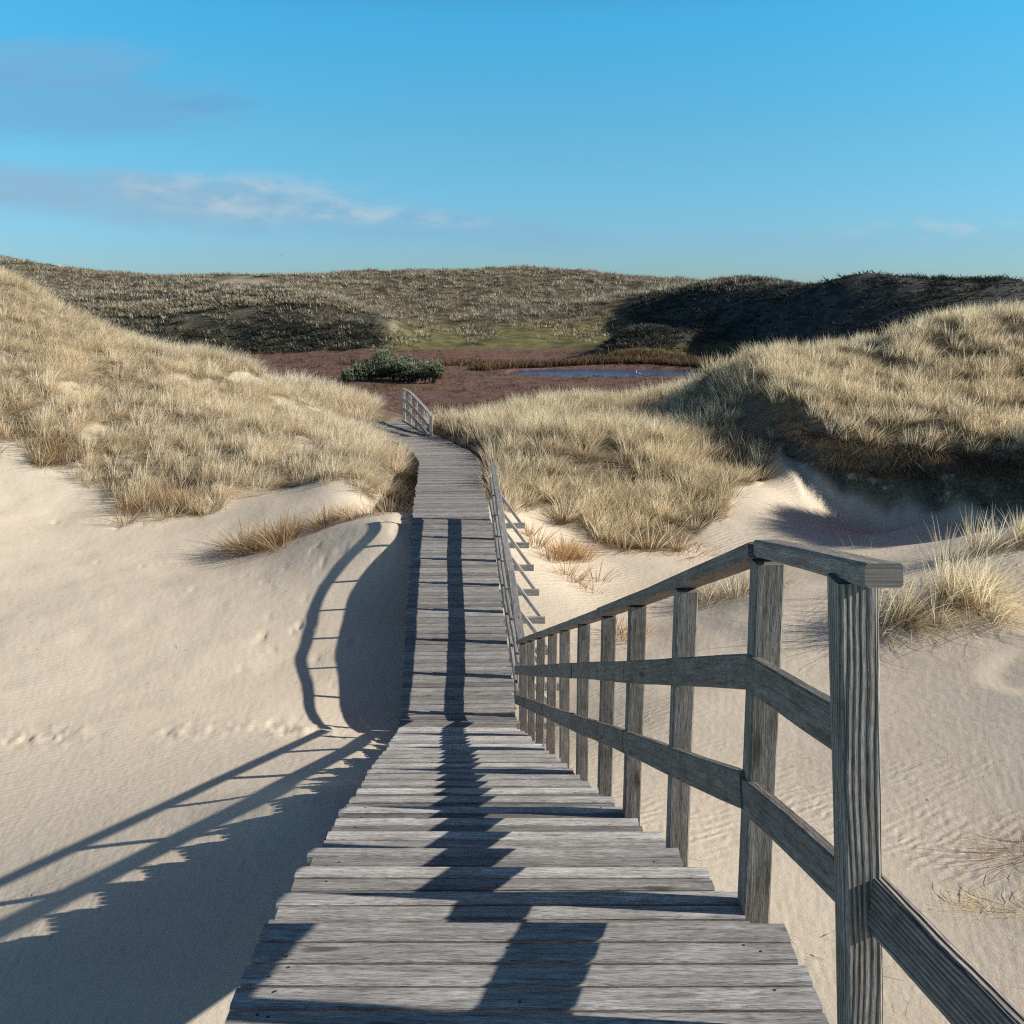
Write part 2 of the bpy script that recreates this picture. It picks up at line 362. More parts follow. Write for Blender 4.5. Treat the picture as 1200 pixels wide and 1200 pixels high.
def plain_material(name, col, rough=.8, spec=.2):
    m, nt = new_mat(name); n = N(nt)
    no = n('ShaderNodeTexNoise', {'Vector': n('ShaderNodeTexCoord').outputs['Object'], 'Scale': 6.0, 'Detail': 3.0}).outputs[0]
    c = n.mix(no, tuple(q * .8 for q in col), tuple(min(1, q * 1.15) for q in col))
    out(n, n('ShaderNodeBsdfPrincipled', {'Base Color': c, 'Roughness': rough, 'Specular IOR Level': spec}).outputs[0])
    return m


def water_material():
    m, nt = new_mat('pond_water'); n = N(nt)
    geo = n('ShaderNodeNewGeometry').outputs['Position']
    w = n('ShaderNodeTexNoise', {'Vector': n('ShaderNodeMapping', {'Vector': geo, 'Scale': (.9, 3.0, 1)}).outputs[0], 'Scale': 1.0, 'Detail': 4.0}).outputs[0]
    b = n('ShaderNodeBump', {'Height': w, 'Strength': .35, 'Distance': .12}).outputs[0]
    c = n.mix(n.maprange(w, .4, .62), (.045, .075, .17), (.09, .13, .25))
    out(n, n('ShaderNodeBsdfPrincipled', {'Base Color': c, 'Roughness': .16, 'IOR': 1.33, 'Normal': b}).outputs[0])
    return m


M_GROUND = ground_material()
M_WOOD = wood_material('weathered_wood', warm=1.02)
M_RAIL = wood_material('weathered_rail_wood', dark=.7, moss=.3, warm=1.1)
M_RIDGE = wood_material('ridged_post_wood', ridged=1.0, dark=.86, moss=.4, warm=1.1)
M_STRAW = blade_material('marram_straw', (1.0, .91, .71), (.55, .425, .285), (.92, .775, .55), .5)
M_STRAWD = blade_material('marram_dun', (1.0, .90, .66), (.25, .18, .10), (.76, .62, .41), .5)
M_RUST = blade_material('rusty_straw', (.72, .54, .32), (.28, .175, .095), (.52, .345, .18))
M_FAR = blade_material('far_marram', (.64, .565, .42), (.12, .10, .068), (.34, .285, .19), .25)
M_HEATH = blade_material('heath_twigs', (.27, .155, .125), (.10, .055, .045), (.16, .085, .07), .15)
M_REED = blade_material('pond_reeds', (.26, .18, .10), (.09, .055, .035), (.16, .10, .06), .2)
M_SHRUB = blade_material('shrub_leaves', (.34, .36, .23), (.09, .095, .062), (.20, .225, .14), .45)
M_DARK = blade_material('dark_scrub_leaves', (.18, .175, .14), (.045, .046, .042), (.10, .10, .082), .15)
M_ROOT = blade_material('hanging_roots', (.38, .30, .20), (.12, .09, .06), (.22, .165, .11), .2)
M_BARK = plain_material('shrub_bark', (.09, .065, .05))
M_BIRD = plain_material('dark_plumage', (.03, .03, .035))
M_SWAN = plain_material('white_plumage', (.8, .8, .78))
M_BILL = plain_material('orange_bill', (.6, .22, .04))

# ------------------------------------------------------------------ ground mesh
def build_ground(name, w0, w1, stepf, ulim, nu_dense, mat, kind):
    ws = [w0]
    while ws[-1] < w1: ws.append(min(w1, ws[-1] + stepf(math.exp(ws[-1]) - 4)))
    ws = np.array(ws)
    dense = np.linspace(-.62, .62, nu_dense)
    side = .62 + (ulim - .62) * np.linspace(0, 1, 90)[1:] ** 1.6
    us = np.concatenate([-side[::-1], dense, side])
    U, Wg = np.meshgrid(us, ws)
    Y = np.exp(Wg) - 4; X = U * (Y + 4)
    Z = height(X, Y)
    g, h, f = zones(X, Y)
    # bare patches of sand inside the near grass and on the far slopes
    bare = sstep(.36, .52, fbm(X * .75, Y * .5, 61, 3)) * g * (Y < 33) * (X / Y < .1)
    g = g * (1 - .75 * bare)
    sandy = f * sandy_patch(X, Y, Z)
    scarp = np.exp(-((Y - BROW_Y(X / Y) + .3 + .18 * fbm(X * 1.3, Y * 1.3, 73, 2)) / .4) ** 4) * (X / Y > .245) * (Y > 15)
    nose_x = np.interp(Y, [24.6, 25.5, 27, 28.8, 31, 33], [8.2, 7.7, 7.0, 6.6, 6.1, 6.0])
    scarp = scarp + np.exp(-((X - nose_x + .35 + .3 * fbm(X * 1.2, Y * 1.2, 75, 2)) / .65) ** 4) * (Y > 24.6) * (Y < 32)  # dune nose: its shade put into the colour as dark soil
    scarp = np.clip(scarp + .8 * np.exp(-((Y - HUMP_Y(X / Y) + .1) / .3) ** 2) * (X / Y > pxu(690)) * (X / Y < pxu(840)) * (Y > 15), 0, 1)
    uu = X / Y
    shade_r = sstep(.108, .128, uu + .012 * fbm(X * .1, Y * .1, 77, 2)) * sstep(-7.6, -6.6, Z) * sstep(212, 196, Y)  # right ridge: its shade and haze put into the ground colour
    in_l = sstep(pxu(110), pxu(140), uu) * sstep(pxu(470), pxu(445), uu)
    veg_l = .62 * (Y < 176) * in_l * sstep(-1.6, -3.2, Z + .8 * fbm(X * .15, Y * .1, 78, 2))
    gap_shade_l = .85 * sstep(177.5, 179, Y) * sstep(192, 184, Y) * in_l  # dark strip painted behind the left crest, as a shaded dip
    dark = f * np.maximum(np.maximum(shade_r, veg_l), gap_shade_l)
    nr, nc = Z.shape
    V = np.stack([X, Y, Z], -1).reshape(-1, 3)
    i = np.arange(nr * nc).reshape(nr, nc)
    Q = np.stack([i[:-1, :-1], i[:-1, 1:], i[1:, 1:], i[1:, :-1]], -1).reshape(-1, 4)
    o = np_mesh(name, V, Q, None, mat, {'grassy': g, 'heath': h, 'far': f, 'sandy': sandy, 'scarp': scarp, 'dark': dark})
    return tag(o, kind='structure')

W_SPLIT = math.log(54.0)
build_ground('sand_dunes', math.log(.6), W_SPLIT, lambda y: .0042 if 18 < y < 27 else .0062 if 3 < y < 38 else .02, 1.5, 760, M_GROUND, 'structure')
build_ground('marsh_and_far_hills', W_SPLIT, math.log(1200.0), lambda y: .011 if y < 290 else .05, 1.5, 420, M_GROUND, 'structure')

# pond
pv = []
for k in range(90):
    a = k / 90 * 2 * math.pi
    pv.append((10.9 + 13.2 * math.cos(a), 123.5 + 8.2 * math.sin(a), -9.32))
me = bpy.data.meshes.new('pond'); me.from_pydata(pv, [], [list(range(90))])
po = bpy.data.objects.new('pond', me); COL.objects.link(po); me.materials.append(water_material())
tag(po, kind='structure')

# ------------------------------------------------------------------ boards
class Boards:
    """collects weathered boards; build() links them as one mesh"""
    def __init__(s): s.v = []; s.f = []; s.uv = []; s.t = []
    def add(s, a, b, w, h, up=(0, 0, 1), seg=4, wob=.003, tone=None, ch=.005, ends=.0, tw=.0):
        """board from a to b (centre line), w across, h along 'up'"""
        a = Vector(a); b = Vector(b); ax = (b - a); L = ax.length; ax.normalize()
        up = Vector(up); sd = ax.cross(up).normalized(); up = sd.cross(ax).normalized()
        tone = random.random() if tone is None else tone
        uo = random.uniform(0, 60); vo = random.uniform(0, 60)
        hw, hh = w / 2, h / 2
        sec = [(-hw + ch, -hh), (hw - ch, -hh), (hw, -hh + ch), (hw, hh - ch), (hw - ch, hh), (-hw + ch, hh), (-hw, hh - ch), (-hw, -hh + ch)]
        per = [0]
        for k in range(8):
            p, q = sec[k], sec[(k + 1) % 8]; per.append(per[-1] + math.hypot(q[0] - p[0], q[1] - p[1]))
        base = len(s.v)
        a = a - ax * random.uniform(-ends, ends); b = b + ax * random.uniform(-ends, ends)
        p1, p2 = random.uniform(0, 6.3), random.uniform(0, 6.3)
        L = (b - a).length
        for i in range(seg + 1):
            t = i / seg
            c = a.lerp(b, t) + sd * (wob * math.sin(p1 + t * 4.1)) + up * (wob * math.sin(p2 + t * 3.3)) * .7
            rot = tw * (t - .5); cr, sr = math.cos(rot), math.sin(rot)
            for (x, y) in sec:
                x += random.uniform(-1, 1) * wob * .25; y += random.uniform(-1, 1) * wob * .25
                s.v.append(c + sd * (x * cr - y * sr) + up * (x * sr + y * cr)); s.t.append(tone)
        for i in range(seg):
            for k in range(8):
                k2 = (k + 1) % 8
                A = base + i * 8
                s.f.append((A + k, A + k2, A + 8 + k2, A + 8 + k))
                u0, u1 = uo + L * i / seg, uo + L * (i + 1) / seg
                s.uv += [(u0, vo + per[k]), (u0, vo + per[k + 1]), (u1, vo + per[k + 1]), (u1, vo + per[k])]
        for (o_, rev) in ((base, True), (base + seg * 8, False)):
            idx = list(range(8)); idx = idx[::-1] if rev else idx
            s.f.append(tuple(o_ + k for k in idx))
            s.uv += [(uo + sec[k][0] * .12, vo + sec[k][1] * 3) for k in idx]
        return s
    def nail(s, x, y, z, r_=.0042):
        base = len(s.v)
        for q in range(7): s.v.append(Vector((x + math.cos(q * .8976) * r_, y + math.sin(q * .8976) * r_, z))); s.t.append(-.5)
        s.f.append(tuple(range(base, base + 7))); s.uv += [(q * .001, .3) for q in range(7)]
    def build(s, name, mat, parent):
        org = Vector(parent['_org']); par = parent
        me = bpy.data.meshes.new(name)
        me.from_pydata([tuple(v - org) for v in s.v], [], s.f)
        uvl = me.uv_layers.new(name='grain')
        uvl.data.foreach_set('uv', np.array(s.uv, dtype=np.float32).ravel())
        at = me.attributes.new('tone', 'FLOAT', 'POINT'); at.data.foreach_set('value', np.array(s.t, dtype=np.float32))
        # normals outward
        import bmesh
        bm = bmesh.new(); bm.from_mesh(me); bmesh.ops.recalc_face_normals(bm, faces=bm.faces); bm.to_mesh(me); bm.free()
        me.materials.append(mat)
        o = bpy.data.objects.new(name, me); COL.objects.link(o)
        o.parent = par
        return o

def wood_thing(name, loc, label, cat, group=None):
    o = empty(name, loc, label, cat, group); o['_org'] = tuple(loc)
    return o

Y0, RUN, RISE, NST = 2.475, .37, .14, 24
ZL = -1.65
PDX = -.0732                                        # drift of the path per metre
def nose(Y): return ZL - RISE / RUN * (Y - Y0)
def cx(Y): return float(path_x(Y)) if Y > 2.475 else .02 + PDX * (Y - 2.475)

# --- stairs
st = wood_thing('wooden_staircase', (0, 2.4, -4.2), 'weathered grey plank staircase running down the dune from the viewer', 'staircase')
lb = Boards()
for k in range(44):
    y = Y0 - .043 - k * .0868
    lb.add((-.693 + .02 + PDX * (y - Y0) * .4, y, ZL - .0175), (.727 + PDX * (y - Y0) * .4, y, ZL - .0175), .0765, .035, seg=10, wob=.0016, ends=.011, ch=.007, tone=random.uniform(.45, 1.4))
    for s_ in (-.6, -.57, 0, .03, .6, .63):
        if random.random() < .4: lb.nail(s_ + random.uniform(-.012, .012), y + random.uniform(-.025, .025), ZL + .0016)
lb.build('landing', M_WOOD, st)
for i in range(1, NST + 1):
    z = ZL - RISE * i
    tb = Boards()
    n = 5 if i < NST else 10
    for k in range(n):
        y = Y0 + (i - 1) * RUN + .041 + k * .0742 - .004
        c = cx(y)
        zz = z - .0175 + random.uniform(-.002, .002)
        tb.add((c - .70, y, zz), (c + .70, y, zz), .0625, .035, seg=6, wob=.0022, ends=.016, ch=.006, tone=(random.uniform(.9, 2.0) if k == 4 else random.uniform(.0, 1.1) if k == 3 else random.uniform(.1, .7)))  # front planks paler: wear plus sun on the noses put into the tone
        if i < 8 and k >= 3 and random.random() < .6:
            for s_ in (-.6, -.02, .58): tb.nail(c + s_ + random.uniform(-.015, .015), y + random.uniform(-.015, .015), zz + .0185)
    ya_, yb_ = Y0 + (i - 1) * RUN + .012, Y0 + (i - 1) * RUN + n * .0742 + .004
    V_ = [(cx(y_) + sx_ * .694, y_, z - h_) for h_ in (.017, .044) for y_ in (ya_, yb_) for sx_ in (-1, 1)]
    b0_ = len(tb.v); tb.v += [Vector(q) for q in V_]; tb.t += [-.72] * 8  # added backing sheet: stops light leaks, near-black so the plank gaps read dark
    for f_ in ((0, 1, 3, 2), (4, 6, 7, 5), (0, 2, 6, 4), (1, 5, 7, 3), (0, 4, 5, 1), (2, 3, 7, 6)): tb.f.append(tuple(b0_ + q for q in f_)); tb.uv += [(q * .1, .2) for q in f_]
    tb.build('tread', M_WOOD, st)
def stringer(s_):
    """notched side board: steps along its top edge, straight along its foot"""
    prof = []
    for i in range(1, NST + 1):
        ya = Y0 + (i - 1) * RUN + .03; z = ZL - RISE * i - .0455
        prof += [(ya, z), (ya + RUN - .0005, z)]
    n_ = len(prof); ye = prof[-1][0]
    foot = [(y_, nose(y_) - .31) for y_, z_ in prof]
    V, Q = [], []
    for off in (-.028, .028):
        for (y_, z_), (yf, zf) in zip(prof, foot): V += [(cx(y_) + s_ * .64 + off, y_, z_), (cx(y_) + s_ * .64 + off, yf, min(zf, z_ - .1))]
    m_ = 2 * n_
    for i in range(n_ - 1):
        a_ = 2 * i; b_ = 2 * i + 2
        Q += [(a_, b_, b_ + 1, a_ + 1), (m_ + a_, m_ + a_ + 1, m_ + b_ + 1, m_ + b_), (a_, m_ + a_, m_ + b_, b_), (a_ + 1, b_ + 1, m_ + b_ + 1, m_ + a_ + 1)]
    Q += [(0, 1, m_ + 1, m_), (m_ - 2, 2 * m_ - 2, 2 * m_ - 1, m_ - 1)]
    b = Boards(); b.v = [Vector(v) for v in V]; b.f = Q; b.t = [.3] * len(V)
    b.uv = [(V[i][1] * 1.0, V[i][2]) for q in Q for i in q]
    return b
for s_ in (-1, 0, 1): stringer(s_).build('stringer', M_RAIL, st)
lj = Boards()
for s_ in (-.55, .6):
    lj.add((s_, 2.35, ZL - .125), (s_, -1.3, ZL - .125), .06, .17, seg=4)
lj.build('landing_joist', M_RAIL, st)
for y in (.2, 2.2, 5.45, 8.2):
    for s_ in (-.55, .58):
        zt = (ZL if y < 2.4 else nose(y)) - .22
        x = cx(y) + s_
        g_ = float(height(np.array([x]), np.array([y]))[0]) - .4
        if zt > g_ + .3:
            Boards().add((x, y, g_), (x, y, zt), .09, .09, up=(0, 1, 0), seg=4).build('support_post', M_RAIL, st)

# --- boardwalk beyond
bw = wood_thing('plank_boardwalk', (-1.1, 18.2, -4.3), 'long weathered boardwalk of cross planks rising past the hump and bending left', 'boardwalk')
YB, RUN2, RISE2, NB = 11.76, .805, .1225, 8
SLOPE2 = RISE2 / RUN2
def deck_z(y): return ZL - RISE * NST + min(max(0.0, y - YB), NB * RUN2) * SLOPE2
db = Boards()
npl = int(NB * RUN2 / .1035)
for j in range(npl):
    y = YB + (j + .5) * NB * RUN2 / npl
    c = cx(y); zz = deck_z(y) - .0175 + random.uniform(-.003, .003)
    db.add((c - .71, y - .025, zz), (c + .71, y + .025, zz), NB * RUN2 / npl - .008, .035, up=(0, -SLOPE2, 1), seg=4, wob=.0022, ends=.018, tone=random.uniform(.1, .85))
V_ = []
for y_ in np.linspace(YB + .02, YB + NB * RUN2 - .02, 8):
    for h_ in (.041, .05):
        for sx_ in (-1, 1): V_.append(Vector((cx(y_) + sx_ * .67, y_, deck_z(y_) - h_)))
b0_ = len(db.v); db.v += V_; db.t += [-.6] * len(V_)  # added dark sheet under the planks, keeps sun from leaking through the gaps
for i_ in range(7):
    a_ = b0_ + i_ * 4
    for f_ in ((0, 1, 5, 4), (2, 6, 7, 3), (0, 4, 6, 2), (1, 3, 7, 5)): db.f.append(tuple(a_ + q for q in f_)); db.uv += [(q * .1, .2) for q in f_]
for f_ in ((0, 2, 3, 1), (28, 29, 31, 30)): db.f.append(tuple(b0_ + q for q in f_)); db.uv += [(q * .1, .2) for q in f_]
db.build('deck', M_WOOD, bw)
# level stretch round the bend
cl = [(-1.0905, 18.18), (-1.22, 20), (-1.35, 22), (-1.5, 24.4), (-1.78, 25.9), (-2.35, 27.6), (-3.2, 29.9), (-4.05, 32.4), (-4.75, 34.5), (-5.6, 37)]
def cl_z(y): return float(np.interp(y, [18, 22, 24, 32.3, 34.5, 37], [-4.03, -3.985, -3.95, -3.95, -4.6, -5.5]))
ss = [0]
for a_, b_ in zip(cl, cl[1:]): ss.append(ss[-1] + math.hypot(b_[0] - a_[0], b_[1] - a_[1]))
def cl_at(s):
    return float(np.interp(s, ss, [p[0] for p in cl])), float(np.interp(s, ss, [p[1] for p in cl]))
fb = Boards(); s_ = YB + NB * RUN2 - 18.18 + .05
while s_ < ss[-1] - .1:
    x, y = cl_at(s_); x1, y1 = cl_at(s_ + .3); x0, y0 = cl_at(s_ - .3)
    dx, dy = x1 - x0, y1 - y0; l = math.hypot(dx, dy); px_, py_ = dy / l, -dx / l
    hw = .715
    z = cl_z(y) - .0175 + random.uniform(-.004, .004)
    fb.add((x - px_ * hw, y - py_ * hw, z), (x + px_ * hw, y + py_ * hw, z), .106, .035, seg=3, wob=.004, ends=.022, tone=random.uniform(.12, .85))
    s_ += .1155
fb.build('deck', M_WOOD, bw)
for sd_ in (-.6, 0, .6):
    jb = Boards()
    for k in range(NB):
        y = YB + k * RUN2
        jb.add((cx(y) + sd_, y + .03, deck_z(y + .03) - .1), (cx(y + RUN2) + sd_, y + RUN2 - .002, deck_z(y + RUN2 - .01) - .1), .05, .12, seg=2)
    for a_, b_ in zip(cl[:6], cl[1:7]):
        jb.add((a_[0] + sd_, a_[1], cl_z(a_[1]) - .1), (b_[0] + sd_, b_[1], cl_z(b_[1]) - .1), .05, .12, seg=2)
    jb.build('bearer', M_RAIL, bw)

def ground_at(x, y): return float(height(np.array([float(x)]), np.array([float(y)]))[0])

# --- stair railing
rl = wood_thing('wooden_railing', (.75, 2.75, -2.1), 'dark weathered railing down the right of the stairs, ending in a thick ridged post', 'railing', 'railings along the path')
RX = .745
ypost = [2.75 + .925 * k for k in range(10)]
def rail_pt(y, h, dx=0.0):
    return Vector((cx(y) + RX + dx, y, nose(y) + h))
for k, y in enumerate(ypost):
    x = cx(y) + RX - (.03 if k in (1, 2) else 0)
    top = nose(y) + 1.03
    b = Boards()
    b.add((x, y, ground_at(x, y) - .3), (x + (-.04 if k == 0 else random.uniform(-.006, .006)), y + random.uniform(-.01, .01), top), .078, .084, up=(0, 1, 0), seg=10, wob=.004, tone=random.uniform(.25, .8))
    b.build('post', M_RAIL, rl)
# near end post, a little out of plumb
Boards().add((.935, 2.02, -3.4), (.684, 2.0, -.56), .08, .084, up=(0, 1, 0), seg=16, wob=.003, tone=.75, ch=.007).build('post', M_RIDGE, rl)
def run_boards(name, h, w, t, dx, mat, tones):
    """boards along the stair slope, butted at every second post"""
    b = Boards()
    ys = [2.75, 4.6, 6.45, 8.3, 10.15, 11.45]
    for i, (ya, yb) in enumerate(zip(ys, ys[1:])):
        pa, pb = rail_pt(ya, h, dx), rail_pt(yb - .006, h, dx)
        b.add(pa, pb, t, w, seg=8, wob=.004, tone=tones[i % len(tones)])
    return b
b = run_boards('middle_rail', .705, .102, .036, -.062, M_RAIL, [.3, .45, .35])
b.add((.714, 2.046, -.915), rail_pt(2.744, .705, -.068), .036, .102, seg=6, wob=.002, tone=.35)
b.build('middle_rail', M_RAIL, rl)
b = run_boards('lower_rail', .345, .108, .036, -.062, M_RAIL, [.35, .3, .5])
b.build('lower_rail', M_RAIL, rl)
b = Boards()
b.add((.748, 2.046, -1.285), rail_pt(2.744, .328, -.06), .036, .102, seg=6, wob=.002, tone=.35)
b.build('lower_rail', M_RAIL, rl)
Boards().add((1.075, .55, -1.285), (.772, 1.99, -1.272), .036, .128, seg=8, wob=.002, tone=.6).build('lower_rail', M_RIDGE, rl)
b = Boards()
for i, (ya, yb) in enumerate(zip([2.75, 5.5, 8.3], [5.5, 8.3, 11.42])):
    b.add(rail_pt(ya, 1.053 + (.012 if i == 0 else 0), -.045 if i == 0 else -.01), rail_pt(yb - .004, 1.053, -.02), .098, .045, seg=10, wob=.004, tone=[.4, .55, .5][i])
b.build('cap_rail', M_RAIL, rl)
Boards().add((.70, 1.86, -.518), (cx(2.746) + RX - .047, 2.746, nose(2.746) + 1.068), .072, .047, seg=8, wob=.002, tone=.8, ch=.006).build('cap_rail', M_RAIL, rl)

# --- railing along the boardwalk, with outriggers
r2 = wood_thing('wooden_railing', (.0, 12, -5.1), 'grey railing with slanting braces on the right of the lower boardwalk', 'railing', 'railings along the path')
yp2 = [11.66 + .942 * k for k in range(8)]
lvl = lambda y: deck_z(y)
for y in yp2:
    x = cx(y) + RX + .02
    Boards().add((x, y, deck_z(y) - .35), (x, y, lvl(y) + 1.0), .06, .05, up=(0, 1, 0), seg=4, wob=.004, tone=random.uniform(.3, .8)).build('post', M_WOOD, r2)
    zb = deck_z(y) - .09
    Boards().add((x - .3, y - .066, zb), (x + .56, y - .066, zb), .055, .1, seg=3, wob=.003, tone=random.uniform(.3, .7)).build('outrigger', M_WOOD, r2)
    Boards().add((x + .525, y + .001, zb - .01), (x + .03, y + .001, zb + .68), .05, .085, up=(0, 1, 0), seg=3, wob=.003, tone=random.uniform(.5, .9)).build('brace', M_WOOD, r2)
for nm, h, w, t, dx in (('cap_rail', 1.025, .045, .095, 0.01), ('middle_rail', .72, .115, .034, -.04), ('lower_rail', .36, .115, .034, -.04)):
    b = Boards(); ys = [11.46, 13.54, 16.37, 18.31]
    for ya, yb in zip(ys, ys[1:]):
        b.add((cx(ya) + RX + dx, ya, lvl(ya) + h), (cx(yb) + RX + dx, yb - .006, lvl(yb) + h), t, w, seg=8, wob=.006, tone=random.uniform(.35, .7))
    b.build(nm, M_WOOD, r2)

# --- short far railing at the bend
r3 = wood_thing('wooden_railing', (-3, 30.5, -4), 'short pale railing far off where the boardwalk drops out of sight', 'railing', 'railings along the path')
fp = [(-3.42, 32.5, -2.97), (-3.14, 31.6, -2.97), (-2.86, 30.7, -3.08), (-2.57, 29.75, -3.2), (-2.28, 28.8, -3.36)]
for x, y, zt in fp:
    Boards().add((x, y, -4.3), (x, y, zt), .085, .085, up=(0, 1, 0), seg=3, tone=.95).build('post', M_WOOD, r3)
for nm, dz, w, t in (('cap_rail', .02, .05, .1), ('middle_rail', -.36, .12, .035), ('lower_rail', -.72, .12, .035)):
    b = Boards()
    for p, q in zip(fp, fp[1:]):
        d2 = dz * (1 if nm == 'cap_rail' else .82)
        off = 0.0 if nm == 'cap_rail' else -.062
        b.add((p[0] + off, p[1], p[2] + d2), (q[0] + off, q[1] + .003, q[2] + d2), t, w, seg=2, tone=.9)
    b.build(nm, M_WOOD, r3)
b = Boards()
for p, q in zip(fp, fp[1:]): b.add((p[0] - .03, p[1], -3.99), (q[0] - .03, q[1] + .003, -3.99), .04, .14, seg=2, tone=.95)
b.build('kick_board', M_WOOD, r3)

# ------------------------------------------------------------------ grass blades
def blades(root, head, lean, length, width, tone, droop=.5):
    """arrays over blades -> V, Q, T, attrs.  Each blade a tapered, bending strip of three segments"""
    n = len(root)
    d = np.stack([np.cos(head), np.sin(head), np.zeros(n)], 1)
    fa = rng.uniform(0, np.pi, n)                                    # which way the flat of the blade faces
    sd = np.stack([np.cos(fa), np.sin(fa), np.zeros(n)], 1)
    lv = []
    for t, wf in ((0, 1.0), (.38, .9), (.72, .6), (1.0, 0)):
        hor = (np.sin(lean) * t + droop * np.sin(lean) * t * t * .9)
        ver = np.cos(lean) * t - droop * .55 * np.sin(lean) * t * t
        p = root + d * (hor * length)[:, None]
        p[:, 2] += ver * length
        if wf > 0:
            lv += [p - sd * (width * wf * .5)[:, None], p + sd * (width * wf * .5)[:, None]]
        else: lv.append(p)
    V = np.stack(lv, 1)                                              # n,7,3
    o = (np.arange(n) * 7)[:, None]
    Q = np.concatenate([o + np.array([0, 1, 3, 2]), o + np.array([2, 3, 5, 4])])
    T = o + np.array([4, 5, 6])
    al = np.tile(np.array([0, 0, .38, .38, .72, .72, 1.0]), (n, 1))
    return V.reshape(-1, 3), Q, T, {'along': al, 'tone': np.repeat(tone, 7).reshape(n, 7)}

WIND = 0.15                                                          # mean heading of the lean
def tufts(xy, per, length, radius, width, lean=(.12, .7), wind=.6, tone=(.1, 1), droop=.5, lj=(.55, 1.1), sink=.03, tscale=None, whead=WIND):
    n = len(xy); N_ = n * per
    tl = np.repeat((tscale if tscale is not None else rng.uniform(.65, 1.2, n)), per)
    ti = np.repeat(np.arange(n), per)
    r = np.sqrt(rng.uniform(0, 1, N_)) * radius * tl; a = rng.uniform(0, 2 * np.pi, N_)
    x = xy[ti, 0] + np.cos(a) * r; y = xy[ti, 1] + np.sin(a) * r
    z = np.repeat(height(xy[:, 0], xy[:, 1]), per) - sink
    # lean outwards from the middle of the tuft, pushed by the wind
    ln = lean[0] + (lean[1] - lean[0]) * (r / (radius * tl + 1e-6)) * rng.uniform(.4, 1.2, N_)
    th = np.repeat(rng.normal(0, .35, n), per)
    vx = np.cos(a) * np.sin(ln) + wind * np.cos(whead + th) * .5
    vy = np.sin(a) * np.sin(ln) + wind * np.sin(whead + th) * .5
    head = np.arctan2(vy, vx); ln2 = np.arcsin(np.clip(np.hypot(vx, vy), 0, .96))
    L = length * tl * rng.uniform(lj[0], lj[1], N_)
    tn = np.clip(np.repeat(rng.uniform(tone[0], tone[1], n), per) + rng.normal(0, .22, N_), 0, 1)
    return np.stack([x, y, z], 1), head, ln2, L, np.full(N_, width) * rng.uniform(.6, 1.3, N_), tn, droop

def grass_obj(name, parts, mat, **kw):
    Vs, Qs, Ts, A1, A2 = [], [], [], [], []; off = 0
    for p in parts:
        V, Q, T, at = blades(*p)
        Vs.append(V); Qs.append(Q + off); Ts.append(T + off); A1.append(at['along'].ravel()); A2.append(at['tone'].ravel()); off += len(V)
    return np_mesh(name, np.concatenate(Vs), np.concatenate(Qs), np.concatenate(Ts), mat, {'along': np.concatenate(A1), 'tone': np.concatenate(A2)}, smooth=False, **kw)

def scatter(n, ur, yr, keep):
    """n trial spots, even over the ground, inside a bearing / distance window"""
    y = np.sqrt(rng.uniform(yr[0] ** 2, yr[1] ** 2, n)); u = rng.uniform(ur[0], ur[1], n)
    x = u * y
    k = keep(x, y, u) > rng.uniform(0, 1, n)
    return np.stack([x, y], 1)[k]

def patchy(x, y, s=61): return 1 - .9 * sstep(.36, .52, fbm(x * .75, y * .5, s, 3))
def clump(x, y, s): return (.3 if s == 81 else .12) + (.7 if s == 81 else .88) * sstep(-.25, .2, fbm(x * 1.3, y * 1.3, s, 2))

g_of = lambda x, y: zones(x, y)[0]
far_path = lambda x, y, lo: np.abs(x - path_x(np.clip(y, 2.5, 36))) > lo

# left dune
xy = scatter(9000, (pxu(-260), pxu(492)), (20, 37.5), lambda x, y, u: g_of(x, y) * patchy(x, y) * clump(x, y, 81) * far_path(x, y, .95) * (x < path_x(np.clip(y, 2.5, 36))))
xy2 = scatter(700, (pxu(300), pxu(440)), (41, 50), lambda x, y, u: .8 + 0 * x)
half = rng.uniform(0, 1, len(xy)) < .8
tag(grass_obj('marram_grass', [tufts(xy[half], 44, .54, .19, .0105, wind=.8), tufts(xy[~half], 34, .36, .16, .0105, wind=.5, tone=(0, .5)), tufts(xy2, 26, .8, .25, .018)], M_STRAW),
    'pale straw marram grass covering the dune left of the boardwalk', 'grass', kind='stuff')
# hump right of the boardwalk
xy = scatter(6500, (pxu(415), pxu(930)), (19, 39.5), lambda x, y, u: g_of(x, y) * (.35 + .65 * patchy(x, y, 63)) * clump(x, y, 83) * far_path(x, y, .98) * (x > path_x(np.clip(y, 2.5, 36))) * (u < pxu(918)) * (1 - .75 * np.exp(-((x - np.interp(y, [24.6, 27, 31, 33], [8.2, 7, 6.1, 6.0]) + .5) / .7) ** 4) * (y > 24.4) * (y < 32)))
tag(grass_obj('marram_grass', [tufts(xy, 40, .64, .17, .0115, wind=.4, tone=(0, 1))], M_STRAWD),
    'dun marram grass over the low hump between boardwalk and right dune', 'grass', kind='stuff')
# right dune
xy = scatter(9000, (pxu(905), pxu(1560)), (18, 38), lambda x, y, u: g_of(x, y) * (.85 + .15 * patchy(x, y, 65)) * clump(x, y, 85) * (y > BROW_Y(u) - .05) * (u > pxu(903)))
tag(grass_obj('marram_grass', [tufts(xy, 38, .56, .17, .0115, wind=.55, tone=(0, 1))], M_STRAWD),
    'marram grass over the right dune above its shaded sand scarp', 'grass', kind='stuff')

